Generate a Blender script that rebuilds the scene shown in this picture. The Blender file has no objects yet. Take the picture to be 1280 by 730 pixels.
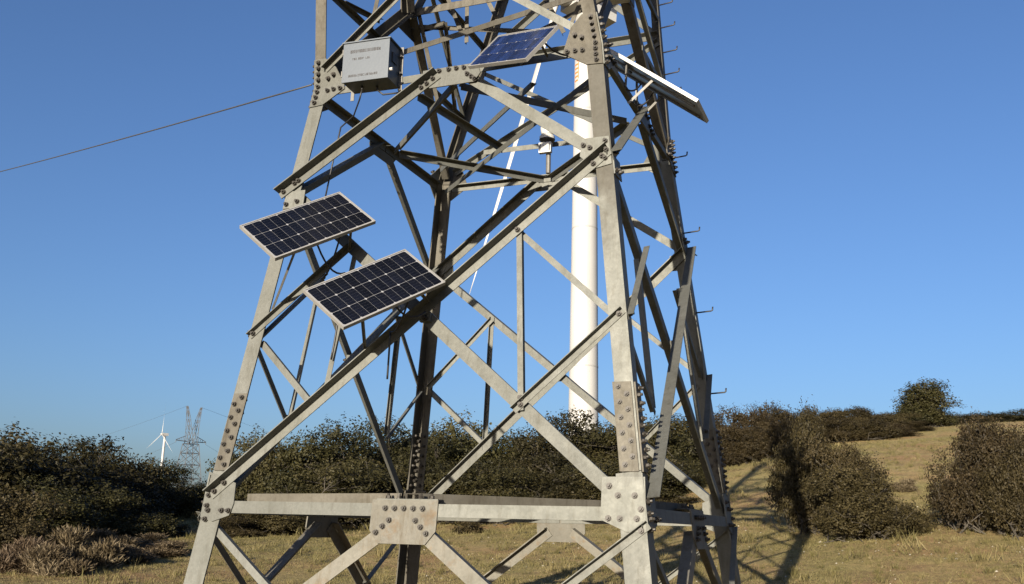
import bpy, math, random
import numpy as np
from mathutils import Vector, Matrix
random.seed(7); RNG = np.random.default_rng(7)
scn = bpy.context.scene
COL = scn.collection

# ------------------------------------------------------------------ camera
FPX, YAW, PITCH, ROLL = 1220.37, -0.3762154, 0.23696913, -0.02463558
CAM = np.array([3.7708, -9.2875, -0.1250])
_f = np.array([math.sin(YAW)*math.cos(PITCH), math.cos(YAW)*math.cos(PITCH), math.sin(PITCH)])
_r = np.array([math.cos(YAW), -math.sin(YAW), 0.0]); _d = np.cross(_f, _r)
_R = math.cos(ROLL)*_r + math.sin(ROLL)*_d
_D = -math.sin(ROLL)*_r + math.cos(ROLL)*_d
cam = bpy.data.objects.new('camera', bpy.data.cameras.new('camera'))
COL.objects.link(cam); scn.camera = cam
cam.data.sensor_width = 36.0; cam.data.lens = 36.0*FPX/1280.0
cam.data.clip_start = 0.1; cam.data.clip_end = 20000
m = Matrix.Identity(4)
for i in range(3):
    m[i][0] = _R[i]; m[i][1] = -_D[i]; m[i][2] = -_f[i]; m[i][3] = CAM[i]
cam.matrix_world = m

def at(px, py, t):
    """place along the line of sight of a photo point, t metres away over the ground"""
    d = _R*(px-640)/FPX + _D*(py-365)/FPX + _f
    return CAM + d*(t/math.hypot(d[0], d[1]))

# ------------------------------------------------------------------ world, sun, exposure
SUN = Vector((-0.014, -1.0, 0.225)).normalized()          # towards the sun
EL = math.asin(SUN.z); AZ = math.atan2(SUN.x, SUN.y)
w = bpy.data.worlds.new('World'); scn.world = w; w.use_nodes = True
nt = w.node_tree; nt.nodes.clear()
sky = nt.nodes.new('ShaderNodeTexSky'); sky.sky_type = 'NISHITA'; sky.sun_disc = False
sky.sun_elevation = EL; sky.sun_rotation = AZ
sky.air_density = 1.12; sky.dust_density = 4.0; sky.ozone_density = 5.0; sky.altitude = 900
bg = nt.nodes.new('ShaderNodeBackground'); bg.inputs[1].default_value = 0.061
ow = nt.nodes.new('ShaderNodeOutputWorld')
tint = nt.nodes.new('ShaderNodeMixRGB'); tint.blend_type = 'MULTIPLY'; tint.inputs[0].default_value = 1; tint.inputs[2].default_value = (1.04, .965, 1.025, 1)
nt.links.new(sky.outputs[0], tint.inputs[1]); nt.links.new(tint.outputs[0], bg.inputs[0]); nt.links.new(bg.outputs[0], ow.inputs[0])
sl = bpy.data.lights.new('sun', 'SUN'); sl.energy = 5.0; sl.angle = math.radians(0.53); sl.color = (1.0, 0.88, 0.71)
so = bpy.data.objects.new('sun', sl); COL.objects.link(so)
so.rotation_euler = (-SUN).to_track_quat('-Z', 'Y').to_euler(); so.location = (-20, -60, 40)
scn.view_settings.view_transform = 'Standard'; scn.view_settings.look = 'None'
scn.view_settings.exposure = 1.45; scn.view_settings.gamma = 1.0
scn.view_settings.use_curve_mapping = False

# ------------------------------------------------------------------ materials
MATS = {}
ALB = 0.78                     # the picture is exposed bright: base colours sit at the dull end of their range
def dull(c, k=1.0): return tuple(x*ALB*k for x in c)
def mat(name, col, rough=0.6, metal=0.0, var=None, scale=6.0, bump=0.0, bscale=40.0, coords='Object', spec=0.5):
    if name in MATS: return MATS[name]
    col = dull(col); var = dull(var) if var else None
    m = bpy.data.materials.new(name); m.use_nodes = True; n = m.node_tree; b = n.nodes['Principled BSDF']
    b.inputs['Roughness'].default_value = rough; b.inputs['Metallic'].default_value = metal
    b.inputs['Specular IOR Level'].default_value = spec
    b.inputs['Base Color'].default_value = (*col, 1)
    tc = n.nodes.new('ShaderNodeTexCoord')
    if var:
        no = n.nodes.new('ShaderNodeTexNoise'); no.inputs['Scale'].default_value = scale; no.inputs['Detail'].default_value = 6
        no.inputs['Roughness'].default_value = 0.65
        cr = n.nodes.new('ShaderNodeValToRGB'); cr.color_ramp.elements[0].color = (*col, 1); cr.color_ramp.elements[1].color = (*var, 1)
        cr.color_ramp.elements[0].position = 0.35; cr.color_ramp.elements[1].position = 0.68
        n.links.new(tc.outputs[coords], no.inputs['Vector']); n.links.new(no.outputs[0], cr.inputs[0]); n.links.new(cr.outputs[0], b.inputs['Base Color'])
    if bump:
        nb = n.nodes.new('ShaderNodeTexNoise'); nb.inputs['Scale'].default_value = bscale; nb.inputs['Detail'].default_value = 4
        bp = n.nodes.new('ShaderNodeBump'); bp.inputs['Strength'].default_value = bump; bp.inputs['Distance'].default_value = 0.01
        n.links.new(tc.outputs[coords], nb.inputs['Vector']); n.links.new(nb.outputs[0], bp.inputs['Height']); n.links.new(bp.outputs[0], b.inputs['Normal'])
    MATS[name] = m; return m

def steel_mat(name, c1, c2, c3, rust=0.0):
    """weathered hot-dip galvanised steel: zinc spangle, dull streaks, a little rust stain"""
    c1, c2, c3 = dull(c1, 1.02), dull(c2, .94), dull(c3, 1.0)
    m = bpy.data.materials.new(name); m.use_nodes = True; n = m.node_tree; b = n.nodes['Principled BSDF']; L = n.links.new
    tc = n.nodes.new('ShaderNodeTexCoord')
    def noise(sc, det=5, rg=0.6, stretch=None):
        no = n.nodes.new('ShaderNodeTexNoise'); no.inputs['Scale'].default_value = sc; no.inputs['Detail'].default_value = det; no.inputs['Roughness'].default_value = rg
        if stretch:
            mp = n.nodes.new('ShaderNodeMapping'); mp.inputs['Scale'].default_value = stretch; L(tc.outputs['Object'], mp.inputs[0]); L(mp.outputs[0], no.inputs['Vector'])
        else: L(tc.outputs['Object'], no.inputs['Vector'])
        return no
    def ramp(src, p0, p1, a, bb):
        r = n.nodes.new('ShaderNodeValToRGB'); r.color_ramp.elements[0].position = p0; r.color_ramp.elements[1].position = p1
        r.color_ramp.elements[0].color = a; r.color_ramp.elements[1].color = bb; L(src, r.inputs[0]); return r.outputs[0]
    def mix(fac, a, bb):
        x = n.nodes.new('ShaderNodeMixRGB'); L(fac, x.inputs[0]); L(a, x.inputs[1]); L(bb, x.inputs[2]); return x.outputs[0]
    base = ramp(noise(2.3).outputs[0], .36, .66, (*c1, 1), (*c2, 1))
    sp = n.nodes.new('ShaderNodeTexVoronoi'); sp.inputs['Scale'].default_value = 55; L(tc.outputs['Object'], sp.inputs['Vector'])
    rgb = n.nodes.new('ShaderNodeSeparateColor'); L(sp.outputs['Color'], rgb.inputs[0])
    spr = ramp(rgb.outputs[0], 0.0, 1.0, (.93, .93, .93, 1), (1.06, 1.06, 1.06, 1))
    mu = n.nodes.new('ShaderNodeMixRGB'); mu.blend_type = 'MULTIPLY'; mu.inputs[0].default_value = 1; L(base, mu.inputs[1]); L(spr, mu.inputs[2])
    st = ramp(noise(5, 6, .7, (3, 3, .45)).outputs[0], .52, .72, (0, 0, 0, 1), (.75, .75, .75, 1))
    dark = n.nodes.new('ShaderNodeRGB'); dark.outputs[0].default_value = (*c3, 1)
    col = mix(st, mu.outputs[0], dark.outputs[0])
    if rust:
        rs = ramp(noise(6, 7, .7).outputs[0], .62-rust*.14, .80-rust*.1, (0, 0, 0, 1), (.8, .8, .8, 1))
        rc = n.nodes.new('ShaderNodeRGB'); rc.outputs[0].default_value = (.11, .07, .034, 1); col = mix(rs, col, rc.outputs[0])
    oi = n.nodes.new('ShaderNodeObjectInfo'); mr = n.nodes.new('ShaderNodeMapRange'); mr.inputs[3].default_value = .84; mr.inputs[4].default_value = 1.12
    L(oi.outputs['Random'], mr.inputs[0]); pv = n.nodes.new('ShaderNodeMixRGB'); pv.blend_type = 'MULTIPLY'; pv.inputs[0].default_value = 1; L(col, pv.inputs[1]); L(mr.outputs[0], pv.inputs[2]); col = pv.outputs[0]
    b.inputs['Specular IOR Level'].default_value = .16
    L(col, b.inputs['Base Color'])
    rr = ramp(noise(9).outputs[0], .3, .7, (.56, .56, .56, 1), (.70, .70, .70, 1)); L(rr, b.inputs['Roughness'])
    b.inputs['Metallic'].default_value = 0.5
    nb = noise(90, 3); bp = n.nodes.new('ShaderNodeBump'); bp.inputs['Strength'].default_value = .18; bp.inputs['Distance'].default_value = .004
    L(nb.outputs[0], bp.inputs['Height']); L(bp.outputs[0], b.inputs['Normal'])
    MATS[name] = m; return m

STEEL = steel_mat('galvanised_steel', (.130, .134, .121), (.168, .172, .158), (.092, .090, .075))
STEEL_OLD_SHADE = steel_mat('galvanised_steel_weathered_shade', (.084, .078, .063), (.125, .118, .10), (.048, .040, .028))  # weathered tone; also shade put into colour for leg C and the L1 frame
STEEL_RUST = steel_mat('galvanised_steel_rust_stained', (.135, .131, .112), (.178, .172, .15), (.10, .085, .06), rust=.45)
STEEL_BROWN_TOP = steel_mat('galvanised_steel_brown_top', (.130, .134, .121), (.168, .172, .158), (.092, .090, .075))
def add_brown_top(m):  # mixes in a darker brown towards the top, with a noisy edge
    n = m.node_tree; b = n.nodes['Principled BSDF']; L = n.links.new; src = b.inputs['Base Color'].links[0].from_socket
    tc = n.nodes.new('ShaderNodeTexCoord'); sp = n.nodes.new('ShaderNodeSeparateXYZ'); L(tc.outputs['Object'], sp.inputs[0])
    no = n.nodes.new('ShaderNodeTexNoise'); no.inputs['Scale'].default_value = 5; no.inputs['Detail'].default_value = 5; L(tc.outputs['Object'], no.inputs['Vector'])
    ad = n.nodes.new('ShaderNodeMath'); ad.operation = 'MULTIPLY_ADD'; L(no.outputs[0], ad.inputs[0]); ad.inputs[1].default_value = 1.5; L(sp.outputs[2], ad.inputs[2])
    mr = n.nodes.new('ShaderNodeMapRange'); mr.inputs[1].default_value = 2.95; mr.inputs[2].default_value = 3.45; mr.inputs[4].default_value = .6; L(ad.outputs[0], mr.inputs[0])
    mx = n.nodes.new('ShaderNodeMixRGB'); L(mr.outputs[0], mx.inputs[0]); L(src, mx.inputs[1]); mx.inputs[2].default_value = (.036, .030, .022, 1); L(mx.outputs[0], b.inputs['Base Color'])
add_brown_top(STEEL_BROWN_TOP)
BOLT = mat('bolt_zinc', (.016, .0135, .0105), .5, .2, var=(.036, .031, .023), scale=30)
WHITE = mat('turbine_white_paint', (.40, .40, .39), .5, var=(.36, .36, .352), scale=.08)
WHITE2 = mat('white_plastic', (.45, .45, .43), .45)
ALU = mat('anodised_aluminium', (.30, .297, .285), .38, .2, var=(.25, .248, .238), scale=8)
BOXM = mat('powder_coated_grey', (.054, .069, .088), .45, .1, var=(.062, .078, .097), scale=3, bump=.05)
BLACK = mat('black_rubber', (.012, .012, .013), .5)
DARK = mat('dark_print', (.02, .02, .025), .6)
BACK = mat('panel_backsheet', (.55, .56, .58), .5)
ORANGE = mat('orange_red_paint', (.62, .17, .03), .5)
GALV = mat('bright_zinc', (.13, .127, .116), .5, .2, var=(.09, .087, .078), scale=20)
WIRE = mat('aluminium_conductor', (.05, .048, .045), .6, .1)
BARK = mat('grey_bark', (.04, .034, .025), .85, var=(.075, .064, .048), scale=14, bump=.4)

def cell_mat(name, c1, c2):
    m = mat(name, c1, .28, 0, var=c2, scale=3, spec=.3); b = m.node_tree.nodes['Principled BSDF']
    b.inputs['Coat Weight'].default_value = .22; b.inputs['Coat Roughness'].default_value = .12
    n = m.node_tree; oi = n.nodes.new('ShaderNodeObjectInfo'); mr = n.nodes.new('ShaderNodeMapRange'); mr.inputs[3].default_value = .6; mr.inputs[4].default_value = 1.5
    n.links.new(oi.outputs['Random'], mr.inputs[0]); src = b.inputs['Base Color'].links[0].from_socket
    mx = n.nodes.new('ShaderNodeMixRGB'); mx.blend_type = 'MULTIPLY'; mx.inputs[0].default_value = 1; n.links.new(src, mx.inputs[1]); n.links.new(mr.outputs[0], mx.inputs[2]); n.links.new(mx.outputs[0], b.inputs['Base Color'])
    return m
CELL = cell_mat('mono_silicon_cell', (.0022, .0026, .0045), (.003, .0038, .0085))
CELLB = cell_mat('poly_silicon_cell', (.006, .013, .05), (.009, .02, .075))
GRID = mat('white_backsheet_grid', (.26, .265, .28), .3)
FINGER = mat('silver_busbar', (.03, .032, .042), .4)

def leaf_mat(name, ramp_cols, trans=.25):
    ramp_cols = [dull(c, 1.08) for c in ramp_cols]
    m = bpy.data.materials.new(name); m.use_nodes = True; n = m.node_tree; b = n.nodes['Principled BSDF']; L = n.links.new
    at_ = n.nodes.new('ShaderNodeAttribute'); at_.attribute_name = 'tone'
    oi = n.nodes.new('ShaderNodeObjectInfo')
    r = n.nodes.new('ShaderNodeValToRGB'); e = r.color_ramp.elements
    e[0].position = 0; e[0].color = (*ramp_cols[0], 1); e[1].position = 1; e[1].color = (*ramp_cols[-1], 1)
    for i, c in enumerate(ramp_cols[1:-1]):
        q = e.new((i+1)/(len(ramp_cols)-1)); q.color = (*c, 1)
    L(at_.outputs['Fac'], r.inputs[0])
    hs = n.nodes.new('ShaderNodeHueSaturation')
    mr = n.nodes.new('ShaderNodeMapRange'); mr.inputs[3].default_value = .78; mr.inputs[4].default_value = 1.22; L(oi.outputs['Random'], mr.inputs[0]); L(mr.outputs[0], hs.inputs['Value'])
    mh = n.nodes.new('ShaderNodeMapRange'); mh.inputs[3].default_value = .49; mh.inputs[4].default_value = .515; L(oi.outputs['Random'], mh.inputs[0]); L(mh.outputs[0], hs.inputs['Hue'])
    L(r.outputs[0], hs.inputs['Color']); L(hs.outputs[0], b.inputs['Base Color'])
    b.inputs['Roughness'].default_value = .6; b.inputs['Specular IOR Level'].default_value = .18
    tr = n.nodes.new('ShaderNodeBsdfTranslucent'); L(hs.outputs[0], tr.inputs[0]); mx = n.nodes.new('ShaderNodeMixShader'); mx.inputs[0].default_value = trans
    out = n.nodes['Material Output']; L(b.outputs[0], mx.inputs[1]); L(tr.outputs[0], mx.inputs[2]); L(mx.outputs[0], out.inputs[0])
    MATS[name] = m; return m
LEAF = leaf_mat('evergreen_leaf', [(.020, .0185, .0065), (.031, .0285, .0098), (.044, .038, .0138), (.062, .051, .0205)])
LEAFB = leaf_mat('dry_olive_leaf', [(.024, .0185, .0078), (.038, .0295, .012), (.054, .041, .0175), (.080, .061, .029)])
BRACK = leaf_mat('dead_bracken', [(.065, .047, .028), (.11, .082, .05), (.155, .12, .076), (.22, .175, .115)])
GRASS = leaf_mat('dry_grass', [(.09, .079, .029), (.13, .11, .044), (.17, .138, .062), (.22, .175, .09)], .3)

# ------------------------------------------------------------------ mesh helpers
def link(name, me, parent=None, mtl=None):
    o = bpy.data.objects.new(name, me); COL.objects.link(o)
    if mtl is not None and me is not None and not me.materials: me.materials.append(mtl)
    if parent is not None:
        o.parent = parent; o.matrix_parent_inverse = WINV[parent.name]
        WINV[o.name] = Matrix.Identity(4)
    else: WINV[o.name] = Matrix.Identity(4)
    return o
WINV = {}
def thing(name, loc, label, cat, group=None):
    o = bpy.data.objects.new(name, None); COL.objects.link(o); o.location = loc; o.empty_display_size = .2
    WINV[o.name] = Matrix.Translation(Vector(loc)).inverted()
    tag(o, label, cat, group); return o
def tag(o, label, cat, group=None):
    o['label'] = label; o['category'] = cat
    if group: o['group'] = group
    return o
class MB:
    def __init__(s): s.v = []; s.f = []
    def add(s, vs, fs):
        b = len(s.v); s.v += [tuple(map(float, x)) for x in vs]; s.f += [tuple(i+b for i in f) for f in fs]; return s
    def prism(s, poly, d):
        """poly: list of 3D points, extruded by vector d"""
        n = len(poly); p = [np.asarray(x, float) for x in poly]; d = np.asarray(d, float)
        return s.add(p+[x+d for x in p], [tuple(range(n))[::-1], tuple(range(n, 2*n))]+[(i, (i+1) % n, n+(i+1) % n, n+i) for i in range(n)])
    def box(s, c, ax, ay, az):
        c, ax, ay, az = [np.asarray(q, float) for q in (c, ax, ay, az)]
        return s.prism([c-ax-ay-az, c+ax-ay-az, c+ax+ay-az, c-ax+ay-az], 2*az)
    def tube(s, pts, r, n=8, cap=True):
        pts = [np.asarray(q, float) for q in pts]; rs = r if hasattr(r, '__len__') else [r]*len(pts); rings = []; up = None
        for i, q in enumerate(pts):
            a = pts[min(i+1, len(pts)-1)]-pts[max(i-1, 0)]; a = a/np.linalg.norm(a)
            if up is None:
                up = np.array([0, 0, 1.]) if abs(a[2]) < .9 else np.array([1., 0, 0])
            e = np.cross(a, up); e /= np.linalg.norm(e); g = np.cross(e, a); up = g
            rings.append([q+rs[i]*(math.cos(2*math.pi*k/n)*e+math.sin(2*math.pi*k/n)*g) for k in range(n)])
        vs = [x for rg in rings for x in rg]; fs = []
        for i in range(len(pts)-1):
            for k in range(n):
                fs.append((i*n+k, i*n+(k+1) % n, (i+1)*n+(k+1) % n, (i+1)*n+k))
        if cap: fs += [tuple(range(n))[::-1], tuple((len(pts)-1)*n+k for k in range(n))]
        return s.add(vs, fs)
    def angle(s, P, Q, a, b, w1, w2, t, ortho=True):
        """rolled steel angle: corner line P-Q, flanges along a and b"""
        P, Q, a, b = [np.asarray(q, float) for q in (P, Q, a, b)]
        x = (Q-P)/np.linalg.norm(Q-P)
        a = a-x*(a@x); a /= np.linalg.norm(a); b = b-x*(b@x)
        if ortho: b = b-a*(a@b)
        b /= np.linalg.norm(b)
        prof = [0*a, w1*a, w1*a+t*b, t*a+t*b, t*a+w2*b, w2*b]
        if np.cross(a, b)@x < 0: prof = prof[::-1]
        return s.prism([P+q for q in prof], Q-P)
    def mesh(s, name, smooth=False):
        me = bpy.data.meshes.new(name); me.from_pydata(s.v, [], s.f); me.validate()
        import bmesh
        bm = bmesh.new(); bm.from_mesh(me); bmesh.ops.recalc_face_normals(bm, faces=bm.faces); bm.to_mesh(me); bm.free()
        if smooth:
            for p in me.polygons: p.use_smooth = True
        return me
    def obj(s, name, mtl, parent=None, smooth=False):
        return link(name, s.mesh(name, smooth), parent, mtl)

# ------------------------------------------------------------------ terrain
FAR = 1.17
def T(px, py, t): p = at(px, py, t*FAR); return (p[0], p[1], p[2])
ctrl = [(3.77, -9.29, -1.75), (-4, -9, -1.9), (11, -9, -1.6), (3, -25, -2.6), (-20, -25, -3), (28, -20, -1.6),
        (2.1, -2.1, -1.45), (-2.1, -2.1, -1.52), (-2.1, 2.1, -1.32), (2.1, 2.1, -1.25), (8, 0, -1.2), (16, 0, -.9), (16, 8, -.1),
        T(996, 730, 14), T(1017, 676, 18), T(919, 631, 24), T(978, 577, 30), T(1060, 684, 17), T(1200, 722, 13.5), T(1275, 690, 15.5),
        T(1150, 650, 19.5), T(1100, 600, 26), T(1110, 560, 35), T(1190, 560, 34), T(1250, 535, 44), T(940, 590, 28),
        T(1150, 535, 52), T(1000, 545, 46), T(640, 728, 14.5), T(640, 690, 19), T(600, 657, 27), T(800, 660, 22), T(760, 640, 29),
        T(400, 730, 15.5), T(330, 690, 19), T(250, 652, 28), T(400, 657, 28), T(100, 730, 15), T(140, 668, 24), T(0, 705, 17),
        (-45, 20, .3), (-60, 60, 1.5), (-20, 60, 2.0), (10, 75, 7.5), (45, 60, 8), (45, 20, 3.5), (-45, -20, -2.5), (45, -20, -1)]
ctrl = np.array(ctrl)
def tps_k(d): return np.where(d > 0, d*d*np.log(np.maximum(d, 1e-9)), 0)
_n = len(ctrl); _K = tps_k(np.hypot(ctrl[:, None, 0]-ctrl[None, :, 0], ctrl[:, None, 1]-ctrl[None, :, 1]))+np.eye(_n)*8.0
_P = np.c_[np.ones(_n), ctrl[:, :2]]
_A = np.block([[_K, _P], [_P.T, np.zeros((3, 3))]]); _s = np.linalg.solve(_A, np.r_[ctrl[:, 2], 0, 0, 0])
def ground(x, y):
    x = np.atleast_1d(np.asarray(x, float)); y = np.atleast_1d(np.asarray(y, float))
    r = np.hypot(x, y-20); k = np.where(r > 70, (70+(np.minimum(r, 4000)-70)*.02)/np.maximum(r, 1e-6), 1); xx = x*k; yy = (y-20)*k+20
    d = np.hypot(xx[:, None]-ctrl[None, :, 0], yy[:, None]-ctrl[None, :, 1])
    z = tps_k(d)@_s[:_n]+_s[_n]+_s[_n+1]*xx+_s[_n+2]*yy
    z = z+.035*np.sin(x*1.3+y*.7)*np.cos(y*1.1-x*.4)+.05*np.sin(x*.45-y*.6)
    return z
def gz(x, y): return float(ground(x, y)[0])
N = 260
tt = np.linspace(-1, 1, N); g1 = np.sinh(tt*5.2)/math.sinh(5.2)*3000
X, Y = np.meshgrid(g1, g1+8); Zg = np.concatenate([ground(X[i], Y[i]) for i in range(N)]).reshape(N, N)
me = bpy.data.meshes.new('ground')
idx = np.arange(N*N).reshape(N, N)
fa = np.stack([idx[:-1, :-1], idx[:-1, 1:], idx[1:, 1:], idx[1:, :-1]], -1).reshape(-1, 4)
me.from_pydata(np.c_[X.ravel(), Y.ravel(), Zg.ravel()].tolist(), [], fa.tolist())
for p in me.polygons: p.use_smooth = True
gm = bpy.data.materials.new('dry_turf'); gm.use_nodes = True; n = gm.node_tree; L = n.links.new; b = n.nodes['Principled BSDF']
tc = n.nodes.new('ShaderNodeTexCoord')
def gnoise(sc, det=6, rg=.6):
    q = n.nodes.new('ShaderNodeTexNoise'); q.inputs['Scale'].default_value = sc; q.inputs['Detail'].default_value = det; q.inputs['Roughness'].default_value = rg
    L(tc.outputs['Object'], q.inputs['Vector']); return q.outputs[0]
def gramp(src, *stops):
    r = n.nodes.new('ShaderNodeValToRGB'); e = r.color_ramp.elements
    e[0].position, e[0].color = stops[0][0], (*stops[0][1], 1); e[1].position, e[1].color = stops[-1][0], (*stops[-1][1], 1)
    for p_, c_ in stops[1:-1]: q = e.new(p_); q.color = (*c_, 1)
    L(src, r.inputs[0]); return r.outputs[0]
big = gramp(gnoise(.33, 7, .68), (.34, (.175, .158, .062)), (.5, (.232, .184, .085)), (.64, (.245, .158, .082)))
fin = gramp(gnoise(7, 8, .75), (.3, (.55, .52, .45)), (.5, (1, 1, 1)), (.72, (1.35, 1.3, 1.2)))
mu = n.nodes.new('ShaderNodeMixRGB'); mu.blend_type = 'MULTIPLY'; mu.inputs[0].default_value = 1; L(big, mu.inputs[1]); L(fin, mu.inputs[2])
soil = n.nodes.new('ShaderNodeMixRGB'); L(gramp(gnoise(1.1, 7, .7), (.52, (0, 0, 0)), (.68, (.8, .8, .8))), soil.inputs[0]); L(mu.outputs[0], soil.inputs[1]); soil.inputs[2].default_value = (.135, .092, .052, 1)
L(soil.outputs[0], b.inputs['Base Color']); b.inputs['Roughness'].default_value = .95; b.inputs['Specular IOR Level'].default_value = .1
bp = n.nodes.new('ShaderNodeBump'); bp.inputs['Strength'].default_value = .9; bp.inputs['Distance'].default_value = .06
L(gnoise(14, 8, .75), bp.inputs['Height']); L(bp.outputs[0], b.inputs['Normal'])
go = link('ground', me, None, gm); go['kind'] = 'structure'

# ------------------------------------------------------------------ the lattice tower
Z2, W1, W2 = 4.16475, 2.0, 1.50956
S = (W1-W2)/Z2
SX, SY = 0.12, -0.30               # above the waist: narrows along x, flares along y
TOWER = thing('lattice_tower', (0, 0, -1.2), 'galvanised steel lattice power pylon carrying the solar panels, big in the foreground', 'pylon')
def hw(z): return (W1-S*z, W1-S*z) if z <= Z2 else (W2-SX*(z-Z2), W2-SY*(z-Z2))
def rot(k, p):
    x, y, z = p
    for _ in range(k % 4): x, y = -y, x
    return np.array([x, y, z])
def fp(k, u, z, o=0.0):
    """point on face k (0 front, 1 right, 2 back, 3 left): u along the face, z height, o outwards"""
    hx, hy = hw(z); h = hy if k % 2 == 0 else hx
    return rot(k, (u, -h-o, z))
def fn(k, z=0):
    sl = S if z <= Z2 else (SY if k % 2 == 0 else SX)
    v = rot(k, (0, -1, sl)); return v/np.linalg.norm(v)
def brace(k, u0, z0, u1, z1, w=.12, w2=.12, t=.011, o=0.0, out=False, name='diagonal_brace', mtl=None, low=False):
    P, Q = fp(k, u0, z0, o), fp(k, u1, z1, o); x = (Q-P)/np.linalg.norm(Q-P); nrm = fn(k, .5*(z0+z1)); nrm = nrm-x*(nrm@x); nrm /= np.linalg.norm(nrm)
    e = np.cross(nrm, x); e = e if (e[2] > 0 or (abs(e[2]) < .05 and e@rot(k, (1, 0, 0)) > 0)) else -e
    if low: e = -e
    mb = MB().angle(P+e*w/2, Q+e*w/2, -e, nrm if out else -nrm, w, w2, t)
    return mb.obj(name, mtl or STEEL, TOWER)
HEX = MB()
HEX.tube([(0, 0, 0), (0, 0, .004)], .026, 10); HEX.tube([(0, 0, .004), (0, 0, .024)], .0215, 6); HEX.tube([(0, 0, .024), (0, 0, .042)], .0125, 8)
HEXM = HEX.mesh('bolt'); HEXM.materials.append(BOLT)
def bolt(p, nrm, parent, sc=1.0):
    o = link('bolt', HEXM, parent); q = Vector(nrm).to_track_quat('Z', 'Y')
    o.matrix_basis = Matrix.Translation(Vector(p)) @ q.to_matrix().to_4x4() @ Matrix.Rotation(random.uniform(0, 1), 4, 'Z') @ Matrix.Scale(sc, 4)
    return o
def plate(k, poly, o=0.0, t=.012, bolts=(), name='gusset_plate', mtl=None, bsc=1.0, inner=False):
    nrm = fn(k, sum(q[1] for q in poly)/len(poly))
    mb = MB(); pts = [fp(k, u, z, o) for u, z in poly]
    mb.prism(pts, nrm*t); ob = mb.obj(name, mtl or STEEL, TOWER)
    for u, z in bolts:
        if inner: bolt(fp(k, u, z, o), -nrm, ob, bsc)
        else: bolt(fp(k, u, z, o)+nrm*t, nrm, ob, bsc)
    return ob

# legs: heel outwards on the corner line
COR = {'A': (-1, -1), 'B': (1, -1), 'C': (-1, 1), 'D': (1, 1)}
def lp(c, z):
    hx, hy = hw(z); return np.array([COR[c][0]*hx, COR[c][1]*hy, z])
ZTOP = 12.0
for c, (sx, sy) in COR.items():
    zb = gz(sx*2.17, sy*2.17)-.05
    lm = STEEL_OLD_SHADE if c == 'C' else (STEEL_BROWN_TOP if c == 'B' else STEEL)  # C: shade painted in by the darker steel; B: browner higher up
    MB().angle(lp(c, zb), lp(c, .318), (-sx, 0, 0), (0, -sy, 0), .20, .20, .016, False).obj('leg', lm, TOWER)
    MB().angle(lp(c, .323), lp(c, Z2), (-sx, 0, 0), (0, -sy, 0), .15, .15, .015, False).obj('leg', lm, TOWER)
    MB().angle(lp(c, Z2+.004), lp(c, ZTOP), (-sx, 0, 0), (0, -sy, 0), .12, .12, .012, False).obj('leg', STEEL_OLD_SHADE, TOWER)
    g = np.array([sx*2.16, sy*2.16]); zz = gz(*g)
    MB().prism([(g[0]+.4*math.cos(a), g[1]+.4*math.sin(a), zz-.3) for a in np.linspace(0, 2*math.pi, 17)[:-1]], (0, 0, .42)).obj('concrete_footing', mat('concrete', (.33, .31, .27), .9, var=(.25, .23, .2), scale=5, bump=.3), TOWER)

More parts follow.
